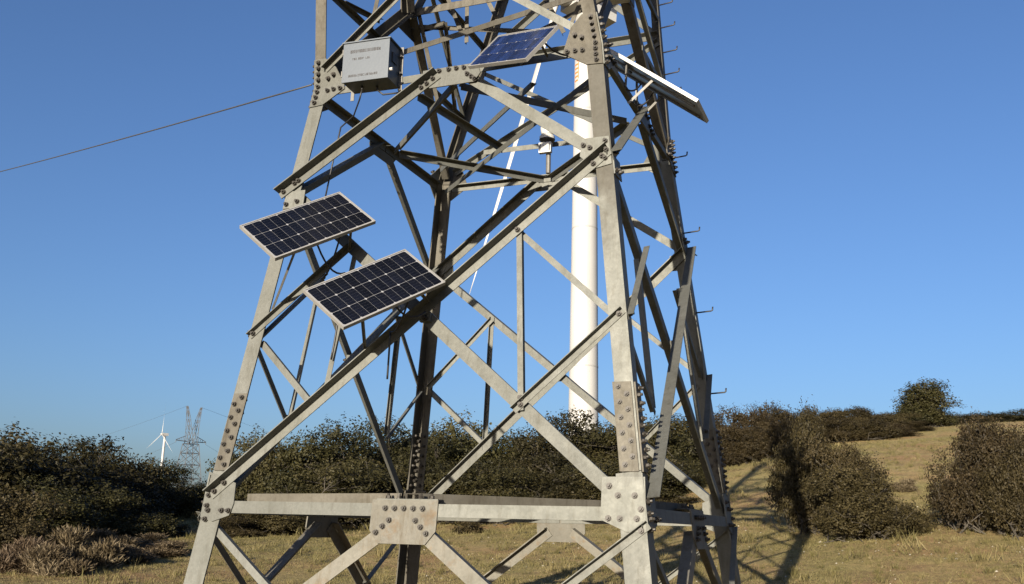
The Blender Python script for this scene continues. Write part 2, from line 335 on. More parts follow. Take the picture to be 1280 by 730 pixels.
for k in range(4):
    # L1 belt
    brace(k, -1.775, -.005, -.012, -.005, .105, .10, .010, -.0, False, 'horizontal_beam')
    brace(k, .012, -.005, 1.775, -.005, .105, .10, .010, -.0, False, 'horizontal_beam')
    # main cross diagonals
    brace(k, -1.93, .09, 1.63, 3.06, .084, .100, .009, .0145, True)
    brace(k, 1.80, .105, -1.66, 3.08, .112, .09, .010, -.030, False)
    # secondary members
    brace(k, -1.80, 1.55, -.80, 2.40, .053, .055, .007, .003, True, 'secondary_brace')
    brace(k, -1.70, 1.50, -1.02, .86, .058, .05, .007, -.040, False, 'secondary_brace')
    brace(k, -.82, 2.30, -.95, .92, .05, .05, .006, -.052, False, 'secondary_brace')
    brace(k, 1.79, 1.60, .90, .795, .055, .06, .007, .003, True, 'secondary_brace')
    brace(k, .82, 2.385, 1.70, 1.57, .055, .05, .006, -.040, False, 'secondary_brace')
    brace(k, .83, 2.425, .955, .80, .05, .05, .006, .002, False, 'secondary_brace')
    # waist belt and K brace
    brace(k, -1.36, 4.10, -.01, 4.10, .08, .08, .010, 0, False, 'horizontal_beam')
    brace(k, .01, 4.10, 1.36, 4.10, .08, .08, .010, 0, False, 'horizontal_beam')
    brace(k, -1.71, 2.985, -.10, 4.085, .088, .10, .011, .0145, True)
    brace(k, .17, 4.055, 1.56, 3.02, .108, .09, .011, -.0125, False)
    # below the belt
    brace(k, -.14, -.155, -2.02, -1.52, .118, .10, .012, -.0, False, mtl=STEEL_RUST)
    brace(k, .14, -.155, 2.02, -1.52, .118, .10, .012, -.0, False, mtl=STEEL_RUST)
    brace(k, -2.03, -.07, -1.05, -.80, .062, .06, .007, -.022, False, 'secondary_brace')
    brace(k, 2.03, -.08, 1.05, -.82, .062, .06, .007, .003, True, 'secondary_brace')
    # plates
    plate(k, [(-.30, .075), (.30, .075), (.30, -.17), (.215, -.275), (-.215, -.275), (-.30, -.17)], .001, .014,
          [(-.17, .005), (-.085, .005), (0, .005), (.085, .005), (.17, .005), (-.125, -.09), (-.18, -.14), (-.235, -.19), (.115, -.09), (.165, -.14), (.22, -.19)], mtl=STEEL_RUST)
    plate(k, [(-1.995, .30), (-1.69, .20), (-1.68, .02), (-1.71, -.08), (-1.88, -.135), (-2.012, -.10)], .001, .012,
          [(-1.935, -.04), (-1.95, .09), (-1.79, -.04), (-1.72, -.04), (-1.955, .0)] )
    plate(k, [(1.995, .27), (1.66, .27), (1.66, -.05), (1.86, -.135), (2.012, -.135)], .001, .012,
          [(1.72, .2), (1.79, .13), (1.92, .13), (1.97, .03), (1.72, -.04), (1.81, -.04), (1.94, -.04)])
    plate(k, [(-.28, 4.16), (.30, 4.16), (.33, 4.04), (.27, 3.955), (-.19, 3.955), (-.28, 4.06)], .001, .013,
          [(-.22, 4.10), (-.1, 4.125), (.0, 4.125), (.08, 4.125), (.16, 4.12), (.2, 4.045), (.245, 4.01), (.28, 3.98)])
    plate(k, [(1.37, 3.20), (1.615, 3.20), (1.65, 2.93), (1.50, 2.90), (1.36, 3.03)], .001, .012,
          [(1.39, 3.13), (1.45, 3.10), (1.585, 3.15), (1.59, 2.985)])
    plate(k, [(-1.64, 3.02), (-1.43, 3.02), (-1.43, 2.84), (-1.66, 2.84)], .001, .012, [(-1.62, 2.88), (-1.50, 2.90)])
    # bolts through the diagonals
    nf = fn(k)
for k in (0, 1, 2, 3):
    nf = fn(k)
    ends = [ob for ob in TOWER.children if False]
def bolts_on(k, pts, o):
    pl = None
    for u, z in pts:
        bolt(fp(k, u, z, o), fn(k, z), TOWER_B[k])
# washers plates that carry the loose brace bolts
TOWER_B = {}
for k in range(4):
    TOWER_B[k] = plate(k, [(-.04, 1.60), (.06, 1.60), (.06, 1.68), (-.04, 1.68)], -.028, .040, name='filler_plate')
    bolts_on(k, [(-1.89, .125), (-1.80, .20), (1.565, 3.005), (1.49, 2.94), (1.60, 3.06), (.02, 1.632)], .0255)
    bolts_on(k, [(-1.665, 3.015), (-1.55, 3.095), (-1.51, 3.12), (-.155, 4.045), (-.215, 4.00), (-.27, 3.965)], .0255)
    bolts_on(k, [(-1.765, 1.58), (1.755, 1.57), (.955, .845), (-1.955, -.115), (1.975, -.125)], .010)
    bolts_on(k, [(.83, 2.385), (.955, .90)], .025)

# splice plates on the legs with staggered bolts
for c, (sx, sy) in COR.items():
    for fl in ('x', 'y'):
        k = {('A', 'x'): 0, ('B', 'x'): 0, ('B', 'y'): 1, ('D', 'y'): 1, ('D', 'x'): 2, ('C', 'x'): 2, ('C', 'y'): 3, ('A', 'y'): 3}[(c, fl)]
        # sign of u at this corner on this face
        us = 1 if (c, fl) in (('B', 'x'), ('D', 'y'), ('C', 'x'), ('A', 'y')) else -1
        inner = k in (2, 3)
        def U(z, d): return us*(hw(z)[0]-d)
        bl = []
        for i in range(11):
            z = .36+i*.061; bl.append((U(z, .055 if i % 2 else .118), z))
        plate(k, [(U(.31, .016), .31), (U(1.01, .016), 1.01), (U(1.01, .165), 1.01), (U(.31, .165), .31)], .001 if not inner else -.031, .014, bl, 'splice_plate', STEEL_OLD_SHADE, .95, inner)

# waist knee plates (bent with the leg) on front and back, flat on the sides
def knee(k, us):
    hx = W2
    lo = [(us*(W2+S*.24), Z2-.24), (us*(W2-.10), Z2-.20), (us*(W2-.285), Z2-.02), (us*W2, Z2-.001)] if True else []
    low = [fp(k, us*(W2+S*.22), Z2-.22, .001), fp(k, us*(W2-.13), Z2-.21, .001), fp(k, us*(W2-.36), Z2-.06, .001), fp(k, us*(W2-.35), Z2, .001), fp(k, us*W2, Z2, .001)]
    dx = SX if k % 2 == 0 else SY
    zt = Z2+.27
    e = (W2-(SX if k % 2 == 0 else SY)*.27)
    upp = [fp(k, us*W2, Z2+.001, .001), fp(k, us*(W2-.35), Z2+.001, .001), fp(k, us*(e-.24), Z2+.17, .001), fp(k, us*(e-.13), zt, .001), fp(k, us*e, zt, .001)]
    n1, n2 = fn(k, 1), fn(k, 6)
    mb = MB(); mb.prism(low, n1*.012); mb.prism(upp, n2*.012)
    ob = mb.obj('gusset_plate', STEEL_OLD_SHADE if us > 0 else STEEL, TOWER)
    for d, z in ((.055, -.18), (.055, -.12), (.055, -.06), (.05, -.0)):
        bolt(fp(k, us*(W2-S*(z)-d), Z2+z, .013)+0*n1, n1, ob)
    for d, z in ((.05, .07), (.05, .125), (.05, .18), (.05, .235)):
        bolt(fp(k, us*(W2-dx*z-d), Z2+z, .013), n2, ob)
    for d, z in ((.315, -.055), (.24, -.055), (.17, -.06)): bolt(fp(k, us*(W2-d), Z2+z, .013), n1, ob)
    for d, z in ((.24, .10), (.175, .07)): bolt(fp(k, us*(W2-d), Z2+z, .013), n2, ob)
for k in range(4):
    for us in (-1, 1): knee(k, us)

# upper works above the waist: crossed braces, crotch, crank arms
def ubrace(P, Q, w=.09, a=(0, 0, -1), b=(0, 1, 0), t=.009, name='diagonal_brace', mtl=None, w2=None):
    return MB().angle(P, Q, a, b, w, w2 or w, t).obj(name, mtl or STEEL, TOWER)
for k in (0, 2):
    brace(k, -1.36, 4.32, 1.25, 5.98, .062, .07, .008, .0145, True)
    brace(k, 1.33, 4.30, -1.25, 5.98, .07, .07, .008, -.03, False)
    brace(k, -1.22, 6.1, 1.22, 6.1, .09, .08, .009, 0, False, 'horizontal_beam')
    brace(k, -1.2, 6.15, .95, 8.4, .085, .08, .009, .0145, True)
    brace(k, 1.2, 6.15, -.95, 8.4, .085, .08, .009, -.03, False)
    brace(k, -.95, 8.5, .95, 8.5, .09, .08, .009, 0, False, 'horizontal_beam')
    brace(k, -.9, 8.6, .6, 11.6, .085, .08, .009, .0145, True)
    brace(k, .9, 8.6, -.6, 11.6, .085, .08, .009, -.03, False)
ZN = 5.74
def xn(z): return W2-SX*(z-Z2)
for s_ in (-1, 1):
    Nn = np.array([s_*xn(ZN), 0, ZN])
    for ys in (-1, 1):
        P = np.array([s_*(W2-.03), ys*(W2-.06), Z2+.06])
        ubrace(P, Nn+np.array([0, ys*.03, 0]), .11, (0, ys, .9), (-s_, 0, 0), .011, mtl=STEEL_OLD_SHADE)
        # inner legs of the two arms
        ubrace(Nn+np.array([0, ys*.04, .03]), np.array([s_*xn(11.5), ys*2.6, 11.5]), .12, (0, ys, -.3), (-s_, 0, 0), .011, 'leg', STEEL_OLD_SHADE)
        # side bracing of the arms
        zs = np.linspace(5.2, 11, 6); pv = None
        for i, z in enumerate(zs):
            yo = ys*(W2-SY*(z-Z2)-.06); yi = ys*(.0+max(0, (z-ZN))*.45) if z > ZN else ys*(W2*(1-(z-Z2)/(ZN-Z2))+.05)
            a, b_ = np.array([s_*xn(z), yo, z]), np.array([s_*xn(z), yi, z])
            if abs(yo-yi) > .2: ubrace(a, b_, .06, (0, 0, -1), (-s_, 0, 0), .006, 'secondary_brace')
            if pv is not None: ubrace(pv[0] if i % 2 else pv[1], b_ if i % 2 else a, .06, (0, ys, 0), (-s_, 0, 0), .006, 'secondary_brace')
            pv = (a, b_)
    MB().prism([Nn+np.array([s_*.004, y, z]) for y, z in ((-.22, -.22), (.22, -.22), (.15, .0), (.17, .28), (-.17, .28), (-.15, 0))], (s_*.012, 0, 0)).obj('gusset_plate', STEEL_OLD_SHADE, TOWER)
# crotch cross beams
ubrace((-xn(5.8)+.03, .02, 5.84), (xn(5.8)-.03, .02, 5.84), .09, (0, 0, -1), (0, 1, 0), .010, 'horizontal_beam', STEEL_OLD_SHADE)
ubrace((-1.36, -.15, 5.22), (1.34, -.76, 5.22), .066, (0, 0, -1), (0, 1, 0), .008, 'horizontal_beam', STEEL_OLD_SHADE)
ubrace((-1.33, .24, 5.72), (-.93, .19, 5.72), .08, (0, 0, -1), (0, 1, 0), .008, 'secondary_brace', STEEL_OLD_SHADE)
ubrace((-1.33, .10, 5.70), (.05, .70, 5.70), .06, (0, 0, -1), (0, 1, 0), .006, 'secondary_brace', STEEL_OLD_SHADE)
ubrace((.05, .70, 5.69), (1.30, .1, 5.69), .06, (0, 0, -1), (0, 1, 0), .006, 'secondary_brace', STEEL_OLD_SHADE)
ubrace((-.94, .19, 5.70), (-1.1, .9, 4.9), .05, (0, 1, -1), (1, 0, 0), .006, 'secondary_brace', STEEL_OLD_SHADE)
# waist plan bracing: diamond between the mid points, and the long diagonals
zp = 4.06
mids = [np.array([0, -1.42, zp]), np.array([1.42, 0, zp]), np.array([0, 1.42, zp]), np.array([-1.42, 0, zp])]
for i in range(4):
    a, b_ = mids[i], mids[(i+1) % 4]; d = (b_-a)*.04
    ubrace(a+d, b_-d, .075, (0, 0, -1), -(a+b_)+np.array([0, 0, 2*zp]), .007, 'plan_brace')
for (a, b_) in (((-1.36, 1.30, 4.02), (1.36, -1.22, 4.02)), ((-1.25, .92, 4.17), (.62, -.95, 4.17)), ((-.55, -1.1, 4.14), (-.22, .40, 4.10)), ((-.93, 1.50, 4.58), (.40, 1.50, 4.57))):
    ubrace(a, b_, .065, (0, 0, -1), (.5, 1, 0), .006, 'plan_brace')
for (a, b_) in (((-1.24, .05, 5.86), (-1.05, .30, 4.75)), ((-.72, .30, 6.35), (-.70, .30, 5.45)), ((-1.02, .3, 6.2), (-.78, .3, 5.60)), ((-.64, .3, 6.35), (-.30, .3, 5.65)), ((-1.42, -1.26, 5.28), (-1.40, -.50, 5.46)), ((-1.42, -.58, 5.7), (-1.43, -.72, 5.06)), ((.2, .3, 6.0), (.55, .2, 5.3)), ((.9, .25, 6.1), (.6, .25, 5.4))):
    ubrace(a, b_, .05, (1, 0, -.2), (0, 1, 0), .005, 'secondary_brace', STEEL_OLD_SHADE)
# L1 plan frame, its dimmer light put in with the darker steel
zq = .135
md = [np.array([0, -1.93, zq]), np.array([1.93, 0, zq]), np.array([0, 1.93, zq]), np.array([-1.93, 0, zq])]
for i in range(4):
    a, b_ = md[i], md[(i+1) % 4]; d = (b_-a)*.03
    ubrace(a+d, b_-d, .085, (0, 0, -1), -(a+b_)+np.array([0, 0, 2*zq]), .008, 'plan_brace', STEEL_OLD_SHADE)
for k in range(4):
    P, Q = fp(k, -1.66, .115, -.14), fp(k, -.12, .135, -.14)
    ubrace(P, Q, .085, (0, 0, -1), -fn(k), .008, 'plan_brace', STEEL_OLD_SHADE)
    bl = MB()
    ob = MB().prism([fp(k, u, .075+.001, o_) for u, o_ in ((-.28, -.02), (.28, -.02), (.2, -.24), (-.2, -.24))], (0, 0, .01)).obj('gusset_plate', STEEL, TOWER)
    for u in (-.2, -.1, .1, .2): bolt(fp(k, u, .088, -.07), (0, 0, 1), ob)

# step bolts up the far right leg
for z in (1.40, 2.32, 3.25, 4.15, 5.12, 5.42, 5.78, 6.2, 6.6):
    p = lp('D', z)+np.array([0, -.07, 0])
    MB().tube([p+np.array([-.03, 0, 0]), p+np.array([.17, -.01, .012]), p+np.array([.185, -.01, .02]), p+np.array([.19, -.01, .06])], .0085, 8).obj('step_bolt', BOLT, TOWER, True)

# ------------------------------------------------------------------ solar panels
def panel(pos, u, v, W, H, label, cellm, struts, cables, name='solar_panel'):
    pos, u, v = np.array(pos, float), np.array(u, float), np.array(v, float)
    u /= np.linalg.norm(u); v = v-u*(u@v); v /= np.linalg.norm(v); nn = np.cross(u, v)
    base = pos-nn*.3
    root = thing(name, tuple(base), label, 'solar panel')
    fw = .012*W/1.06; th = .034
    def pt(a, b_, c): return pos+u*a+v*b_+nn*c
    fr = MB()
    for sgn in (-1, 1):
        fr.box(pt(0, sgn*(H/2-fw/2), -th/2), u*(W/2), v*fw/2, nn*th/2)
        fr.box(pt(sgn*(W/2-fw/2), 0, -th/2), u*fw/2, v*(H/2-fw-.0005), nn*th/2)
        fr.box(pt(0, sgn*(H/2-fw-.012), -th+.001), u*(W/2-fw-.001), v*.011, nn*.001)
    fr.obj('frame', ALU, root)
    sh = MB(); sh.box(pt(0, 0, -.009), u*(W/2-fw-.001), v*(H/2-fw-.001), nn*.003)
    s_o = sh.obj('backsheet', GRID, root)
    # 12 x 3 cut cells, chamfered on the outer side of each pair
    gx, gy = (W-2*fw-.016)/12, (H-2*fw-.016)/3; gap = .0022*W/1.06
    meshes = []
    for side in (0, 1):
        a, b_ = gx/2-gap/2, gy/2-gap; ch = .011*W/1.06
        if side == 0: poly = [(-a+ch, -b_), (a, -b_), (a, b_), (-a+ch, b_), (-a, b_-ch), (-a, -b_+ch)]
        else: poly = [(-a, -b_), (a-ch, -b_), (a, -b_+ch), (a, b_-ch), (a-ch, b_), (-a, b_)]
        mm = MB(); mm.prism([u*x+v*y for x, y in poly], nn*.0012); me_ = mm.mesh('cell'); me_.materials.append(cellm); meshes.append(me_)
    bars = MB()
    for i in range(12):
        for j in range(3):
            c = pt((i-5.5)*gx, (j-1)*gy, -.0055)
            o = link('cell', meshes[i % 2], root); o.matrix_basis = Matrix.Translation(Vector(c))
            for q in (-.3, -.1, .1, .3):
                bars.box(c+v*gy*q+nn*.0014, u*(gx/2-gap), v*.0006, nn*.0002)
    bars.obj('busbar', FINGER, s_o)
    jb = MB(); jb.box(pt(0, H*.28, -.03), u*.06, v*.045, nn*.012); jb.obj('junction_box', BLACK, root)
    st = MB()
    for (a, b_, Q) in struts:
        P = pt(a, b_, -th-.004); Q = np.array(Q, float); x = (Q-P)/np.linalg.norm(Q-P)
        e = np.cross(x, nn); e /= np.linalg.norm(e); sm = MB().angle(P, Q, e, np.cross(x, e), .024, .024, .004); sm.obj('bracket', GALV, root)
    for rail in (-.25, .25):
        MB().box(pt(W*rail, 0, -th-.012), u*.015, v*H*.46, nn*.01).obj('rail', GALV, root)
    for pts in cables:
        MB().tube(pts, .009, 8).obj('cable', BLACK, root, True)
    return root
def sagc(P, Q, sag, n=9):
    P, Q = np.array(P, float), np.array(Q, float)
    return [P+(Q-P)*i/(n-1)+np.array([0, 0, -sag*4*(i/(n-1))*(1-i/(n-1))]) for i in range(n)]
u1, v1 = (.47, .73, .49), (-.78, .09, .62)
pos1 = (-.98, -2.22, 2.47); pos2 = (-.19, -2.35, 1.81)
panel(pos1, u1, v1, 1.06, .555, 'dark solar panel fixed to the left leg, the upper of the tilted pair', CELL,
      [(.30, -.20, (-.86, -1.735, 2.36)), (.30, .18, (-.98, -1.735, 2.52)), (-.28, -.2, (-1.62, -1.78, 1.82)), (-.28, .2, (-1.63, -1.71, 2.4))],
      [sagc((-1.0, -2.1, 2.40), (-.82, -1.82, 2.1), .12), sagc((-.75, -2.05, 2.4), (-1.05, -1.84, 2.05), .08), sagc((-.82, -1.82, 2.1), (-.9, -1.83, 1.3), .05)])
panel(pos2, u1, v1, 1.06, .555, 'dark solar panel against the long rising brace, the lower of the tilted pair', CELL,
      [(.30, -.2, (.05, -1.84, 1.78)), (.32, .18, (.2, -1.82, 1.93)), (-.30, -.2, (-.55, -1.86, 1.36)), (-.3, .2, (-.88, -1.80, 1.95))],
      [sagc((-.1, -2.25, 1.72), (.08, -1.95, 1.66), .1), sagc((.05, -2.2, 1.75), (-.25, -1.95, 1.5), .1), sagc((-.25, -1.95, 1.5), (-.3, -1.87, 1.1), .03)])
panel((.77, -1.86, 4.08), (.83, -.48, -.28), (.48, .38, .79), .885, .465, 'small blue solar panel beside the waist plate, below the grey box level', CELLB,
      [(.1, -.1, (.75, -1.56, 4.05)), (-.1, .1, (.70, -1.56, 4.12)), (.25, .1, (1.0, -1.56, 4.08))],
      [sagc((1.05, -1.75, 4.12), (1.25, -1.45, 4.12), .05)])
panel((1.765, -.49, 4.21), (0, 1, .02), (-.79, .0, .61), .55, 1.2, 'solar panel on the right side seen from below, white edge sunlit', CELL,
      [(-.2, .25, (1.535, -.72, 4.06)), (-.2, -.05, (1.535, -.70, 3.93)), (.2, .25, (1.535, -.26, 4.06)), (.2, -.05, (1.535, -.28, 3.93))],
      [sagc((1.75, -.5, 4.1), (1.54, -.6, 4.0), .1), sagc((1.6, -.4, 4.25), (1.5, -.8, 4.1), .08)])

# ------------------------------------------------------------------ control box with lettering
BX0 = np.array([-1.008, -1.807, 4.013]); BW, BD, BH = .49, .27, .41
yaw = .059; bu = np.array([math.cos(yaw), math.sin(yaw), 0]); bv = np.array([-math.sin(yaw), math.cos(yaw), 0]); bz = np.array([0, 0, 1.])
root = thing('control_box', tuple(BX0+bu*BW/2+bv*BD/2), 'grey steel control box with dark lettering hung on the waist beam', 'box')
def bpnt(a, b_, c): return BX0+bu*a+bv*b_+bz*c
MB().box(bpnt(BW/2, BD/2, BH/2), bu*(BW/2-.006), bv*(BD/2-.006), bz*(BH/2-.006)).obj('body', BOXM, root)
MB().box(bpnt(BW/2, .0, BH/2), bu*(BW/2), bv*.007, bz*(BH/2)).obj('door', BOXM, root)
MB().box(bpnt(BW/2, BD/2, BH+.004), bu*(BW/2+.012), bv*(BD/2+.02), bz*.006).obj('rain_hood', BOXM, root)
def glyphs(x0, x1, zc, h, n_, seed):
    r = random.Random(seed); mb = MB(); w_ = (x1-x0)/n_
    for i in range(n_):
        cx = x0+(i+.5)*w_
        if n_ == 12 and i in (3, 8): continue
        for q in (-.42, 0, .42):
            if r.random() < .85: mb.box(bpnt(cx, -.0076, zc+q*h), bu*w_*.42, bv*.0005, bz*h*.11)
        for q in (-.3, .0, .3):
            if r.random() < .7: mb.box(bpnt(cx+q*w_, -.0076, zc), bu*w_*.10, bv*.0005, bz*h*.5)
    return mb
glyphs(.075, .40, .315, .030, 13, 1).obj('lettering', DARK, root)
glyphs(.10, .29, .235, .020, 12, 2).obj('lettering', DARK, root)
glyphs(.07, .38, .060, .022, 16, 3).obj('lettering', DARK, root)
MB().box(bpnt(BW+.001, BD*.45, BH*.62), bu*.004, bv*.05, bz*.05).obj('vent', BLACK, root)
MB().tube([bpnt(BW, .03, .1), bpnt(BW+.03, .03, .1)], .016, 10).obj('lock', WHITE2, root)
MB().box(bpnt(BW+.012, BD*.95, BH*.45), bu*.018, bv*.004, bz*(BH*.62)).obj('bracket', GALV, root)
MB().box(bpnt(-.012, BD*.95, BH*.45), bu*.018, bv*.004, bz*(BH*.62)).obj('bracket', GALV, root)
for zc in (-.03, .15, .33): 
    MB().tube([bpnt(BW+.015, BD*.95, zc), bpnt(BW+.015, BD*.95-.04, zc)], .013, 6).obj('bolt', BOLT, root)

for zc in (.09, .32):
    MB().tube([bpnt(-.004, -.004, zc-.03), bpnt(-.004, -.004, zc+.03)], .008, 8).obj('hinge', GALV, root)
for a_, b_ in ((.16, .12), (.30, .16)):
    MB().tube([bpnt(a_, b_, .004), bpnt(a_, b_, -.03)], .014, 10).obj('cable_gland', BLACK, root)
MB().tube([bpnt(.16, .12, -.03), bpnt(.13, .14, -.12), bpnt(-.02, .32, -.2), bpnt(-.21, .42, -.26), bpnt(-.27, .42, -.62), bpnt(-.36, .42, -1.2)], .008, 8).obj('cable', BLACK, root, True)
MB().tube([bpnt(.30, .16, -.03), bpnt(.36, .18, -.08), bpnt(.52, .26, -.04), bpnt(.62, .30, .02)], .009, 8).obj('cable', BLACK, root, True)

# second small box at the top right of the near leg
P = np.array([1.66, -1.42, 4.62])
root = thing('equipment_box', tuple(P), 'pale box with dark sides at the very top of the near right leg', 'box')
MB().box(P+np.array([0, 0, .15]), (.09, 0, 0), (0, .07, 0), (0, 0, .15)).obj('body', WHITE2, root)
MB().box(P+np.array([.098, .03, .13]), (.006, 0, 0), (0, .1, 0), (0, 0, .16)).obj('side_plate', mat('dark_steel', (.07, .065, .06), .5, .4), root)
MB().box(P+np.array([-.06, .11, .1]), (.05, 0, 0), (0, .04, 0), (0, 0, .012)).obj('bracket', GALV, root)

# ------------------------------------------------------------------ monitoring camera on the back waist beam
Pc = np.array([-.01, 1.34, 4.27])
root = thing('surveillance_camera', tuple(Pc), 'white monitoring camera with square face standing on the back waist beam', 'camera')
MB().tube([Pc+np.array([.02, 0, -.17]), Pc+np.array([.02, 0, .12])], .03, 10).obj('post', GALV, root)
MB().box(Pc+np.array([0, -.06, .14]), (.078, 0, 0), (0, .03, 0), (0, 0, .065)).obj('face_plate', WHITE2, root)
for s_ in (-1, 1): MB().box(Pc+np.array([s_*.06, -.091, .14]), (.008, 0, 0), (0, .002, 0), (0, 0, .045)).obj('light_strip', BLACK, root)
MB().tube([Pc+np.array([0, 0, .21]), Pc+np.array([0, 0, .27])], [.06, .1], 18).obj('neck', BLACK, root)
MB().tube([Pc+np.array([0, 0, .272]), Pc+np.array([0, 0, .31]), Pc+np.array([0, 0, .335])], [.095, .095, .07], 22).obj('collar', WHITE2, root)
MB().tube([Pc+np.array([0, 0, .337]), Pc+np.array([0, 0, .42]), Pc+np.array([0, 0, .50]), Pc+np.array([0, 0, .55])], [.075, .085, .075, .04], 22).obj('housing', WHITE2, root)

# ------------------------------------------------------------------ cable from the waist to the left
a_ = np.array([-1.56, -1.50, 4.22]); e_ = at(-160, 251, 34)
pts = [a_+(e_-a_)*i/40+np.array([0, 0, -.10*4*(i/40)*(1-i/40)]) for i in range(41)]
tag(MB().tube(pts, .008, 6).obj('overhead_cable', WIRE, None, True), 'thin cable running off to the left from the waist of the pylon', 'cable')

# ------------------------------------------------------------------ wind turbines
def turbine(base, hub_h, rb, rt, L_, axis, ang, over, label, seg=40, detail=True):
    base = np.array(base, float); root = thing('wind_turbine', tuple(base), label, 'wind turbine', None)
    top = base+np.array([0, 0, hub_h-1.6*rt/1.5]); k = rt/1.5
    MB().tube([base+(top-base)*i/8 for i in range(9)], [rb+(rt-rb)*i/8 for i in range(9)], seg).obj('tower', WHITE, root, True)
    a = np.array(axis, float); a /= np.linalg.norm(a); up = np.array([0, 0, 1.])-a*a[2]; up /= np.linalg.norm(up); sd = np.cross(a, up)
    c = base+np.array([0, 0, hub_h])
    nac = MB(); 
    prof = [(-1, -1), (1, -1), (1, .8), (.7, 1), (-.7, 1), (-1, .8)]
    nac.prism([c-a*(over*.9)+sd*x*1.8*k+up*y*1.9*k for x, y in prof], a*(over*1.55)); nac.obj('nacelle', WHITE, root)
    hc = c+a*over
    MB().tube([hc-a*2*k, hc-a*1.0*k, hc+a*.4*k, hc+a*1.5*k, hc+a*2.1*k], [1.7*k, 1.9*k, 1.7*k, 1.0*k, .2*k], 24).obj('hub', WHITE, root, True)
    for j in range(3):
        th = ang+j*2*math.pi/3; bdir = up*math.cos(th)+sd*math.sin(th); tang = np.cross(a, bdir)
        mb = MB(); rings = []; ns = 14; nc = 12
        for i in range(ns+1):
            f = i/ns; ch = L_*(.026 if f < .03 else .026 if f < .22 else .0245*(1-(f-.22)/.78)**1.1+.0015)
            tk = ch*(.9 if f < .04 else max(.16, .5-f*1.2)); tw = math.radians(18-70*f)
            ax1 = tang*math.cos(tw)+a*math.sin(tw); ax2 = np.cross(bdir, ax1)
            cc = hc+bdir*(1.2*k+f*L_)+a*(f*f*L_*.02)
            rings.append([cc+ax1*ch*(.5*math.cos(q)-.12)+ax2*tk*.5*math.sin(q)*(1 if math.cos(q) > -.2 else .6) for q in np.linspace(0, 2*math.pi, nc+1)[:-1]])
        vs = [x for r_ in rings for x in r_]; fs = []
        for i in range(ns):
            for q in range(nc): fs.append((i*nc+q, i*nc+(q+1) % nc, (i+1)*nc+(q+1) % nc, (i+1)*nc+q))
        fs += [tuple(range(nc)), tuple(ns*nc+q for q in range(nc))]
        mb.add(vs, fs).obj('blade', WHITE, root, True)
    return root
dT = at(730, 400, 148); tb = np.array([dT[0], dT[1], 3.0])
vd = np.array([tb[0]-CAM[0], tb[1]-CAM[1], 0]); vd /= np.linalg.norm(vd); lf = np.array([-vd[1], vd[0], 0])
th = math.radians(40); ax = lf*math.cos(th)-vd*math.sin(th)+np.array([0, 0, .09])
axn = ax/np.linalg.norm(ax); upn = np.array([0, 0, 1.])-axn*axn[2]; upn /= np.linalg.norm(upn); sdn = np.cross(axn, upn)
bdes = .25*lf+.17*vd-.92*np.array([0, 0, 1.]); ang = math.atan2(bdes@sdn, bdes@upn)
big_t = turbine(tb, 82.5, 2.35, 1.75, 51.5, ax, ang, 5.6, 'huge white wind turbine whose tower rises behind the pylon', 64)
for zf in (24.0, 46.0, 66.0):
    rr = 2.35+(1.75-2.35)*(zf-3)/80.+.035
    MB().tube([tb+np.array([0, 0, zf-3-.12]), tb+np.array([0, 0, zf-3+.12])], rr, 64).obj('flange_ring', mat('grey_seam', (.32, .32, .31), .6), big_t)
# orange-red marking on the tower shell
mk = MB()
def shell(ang_, z, r_off):
    rr = 2.35+(1.75-2.35)*(z-3)/80.+r_off; c_ = -vd*math.cos(ang_)+lf*math.sin(ang_)
    return np.array([tb[0], tb[1], 0])+c_*rr+np.array([0, 0, z])
def arc_patch(a0, a1, z0, z1):
    nn_ = max(2, int(abs(a1-a0)/.08)+1); aa = np.linspace(a0, a1, nn_)
    lo = [shell(a, z0, .012) for a in aa]; hi = [shell(a, z1, .012) for a in aa]
    mk.add(lo+hi, [(i, i+1, nn_+i+1, nn_+i) for i in range(nn_-1)])
ztop = at(721, 81, 148)[2]; zbot = at(721, 106, 148)[2]; hh = (ztop-zbot)
arc_patch(.66, .74, zbot+hh*.12, ztop)
for i in range(5): arc_patch(.74, 1.25, zbot+hh*(.02+.2*i), zbot+hh*(.10+.2*i))
arc_patch(.66, .95, ztop, ztop+hh*.06)
mk.obj('lettering', ORANGE, big_t)
fb = at(204, 640, 1500); dz = at(206, 543, 1500)[2]
fv = np.array([fb[0]-CAM[0], fb[1]-CAM[1], 0]); fv /= np.linalg.norm(fv); fl_ = np.array([-fv[1], fv[0], 0])
fb2 = at(204.5, 560, 1500)
fax = -fv*.45+fl_*.89
fan = fax/np.linalg.norm(fax); fup = np.array([0, 0, 1.]); fsd = np.cross(fan, fup)
turbine((fb2[0], fb2[1], dz-80), 80, 2.2, 1.5, 46, fax, math.atan2(0.09, 1.0)*(-1 if fsd@fl_ > 0 else 1), 5, 'tiny distant white wind turbine above the left bushes', 16)

# ------------------------------------------------------------------ distant pylon
Pd = at(238, 560, 400); zb_, zt_ = at(238, 640, 400)[2], at(238, 508, 400)[2]
DP = thing('distant_pylon', (Pd[0], Pd[1], zb_), 'faint distant lattice pylon with a forked top beside the small turbine', 'pylon')
dv = np.array([Pd[0]-CAM[0], Pd[1]-CAM[1], 0]); dv /= np.linalg.norm(dv); dr = np.array([dv[1], -dv[0], 0])
ca, sa = math.cos(.5), math.sin(.5); ex = dr*ca+dv*sa; ey = -dr*sa+dv*ca
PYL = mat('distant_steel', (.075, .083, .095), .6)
H_ = zt_-zb_
def dp(u, v, f): return np.array([Pd[0], Pd[1], 0])+ex*u+ey*v+np.array([0, 0, zb_+H_*f])
def stick(mb, P, Q, r): mb.tube([P, Q], r, 4, False)
lv = [(0, 5.0), (.16, 4.4), (.31, 3.7), (.44, 3.1), (.55, 2.6), (.64, 2.2)]
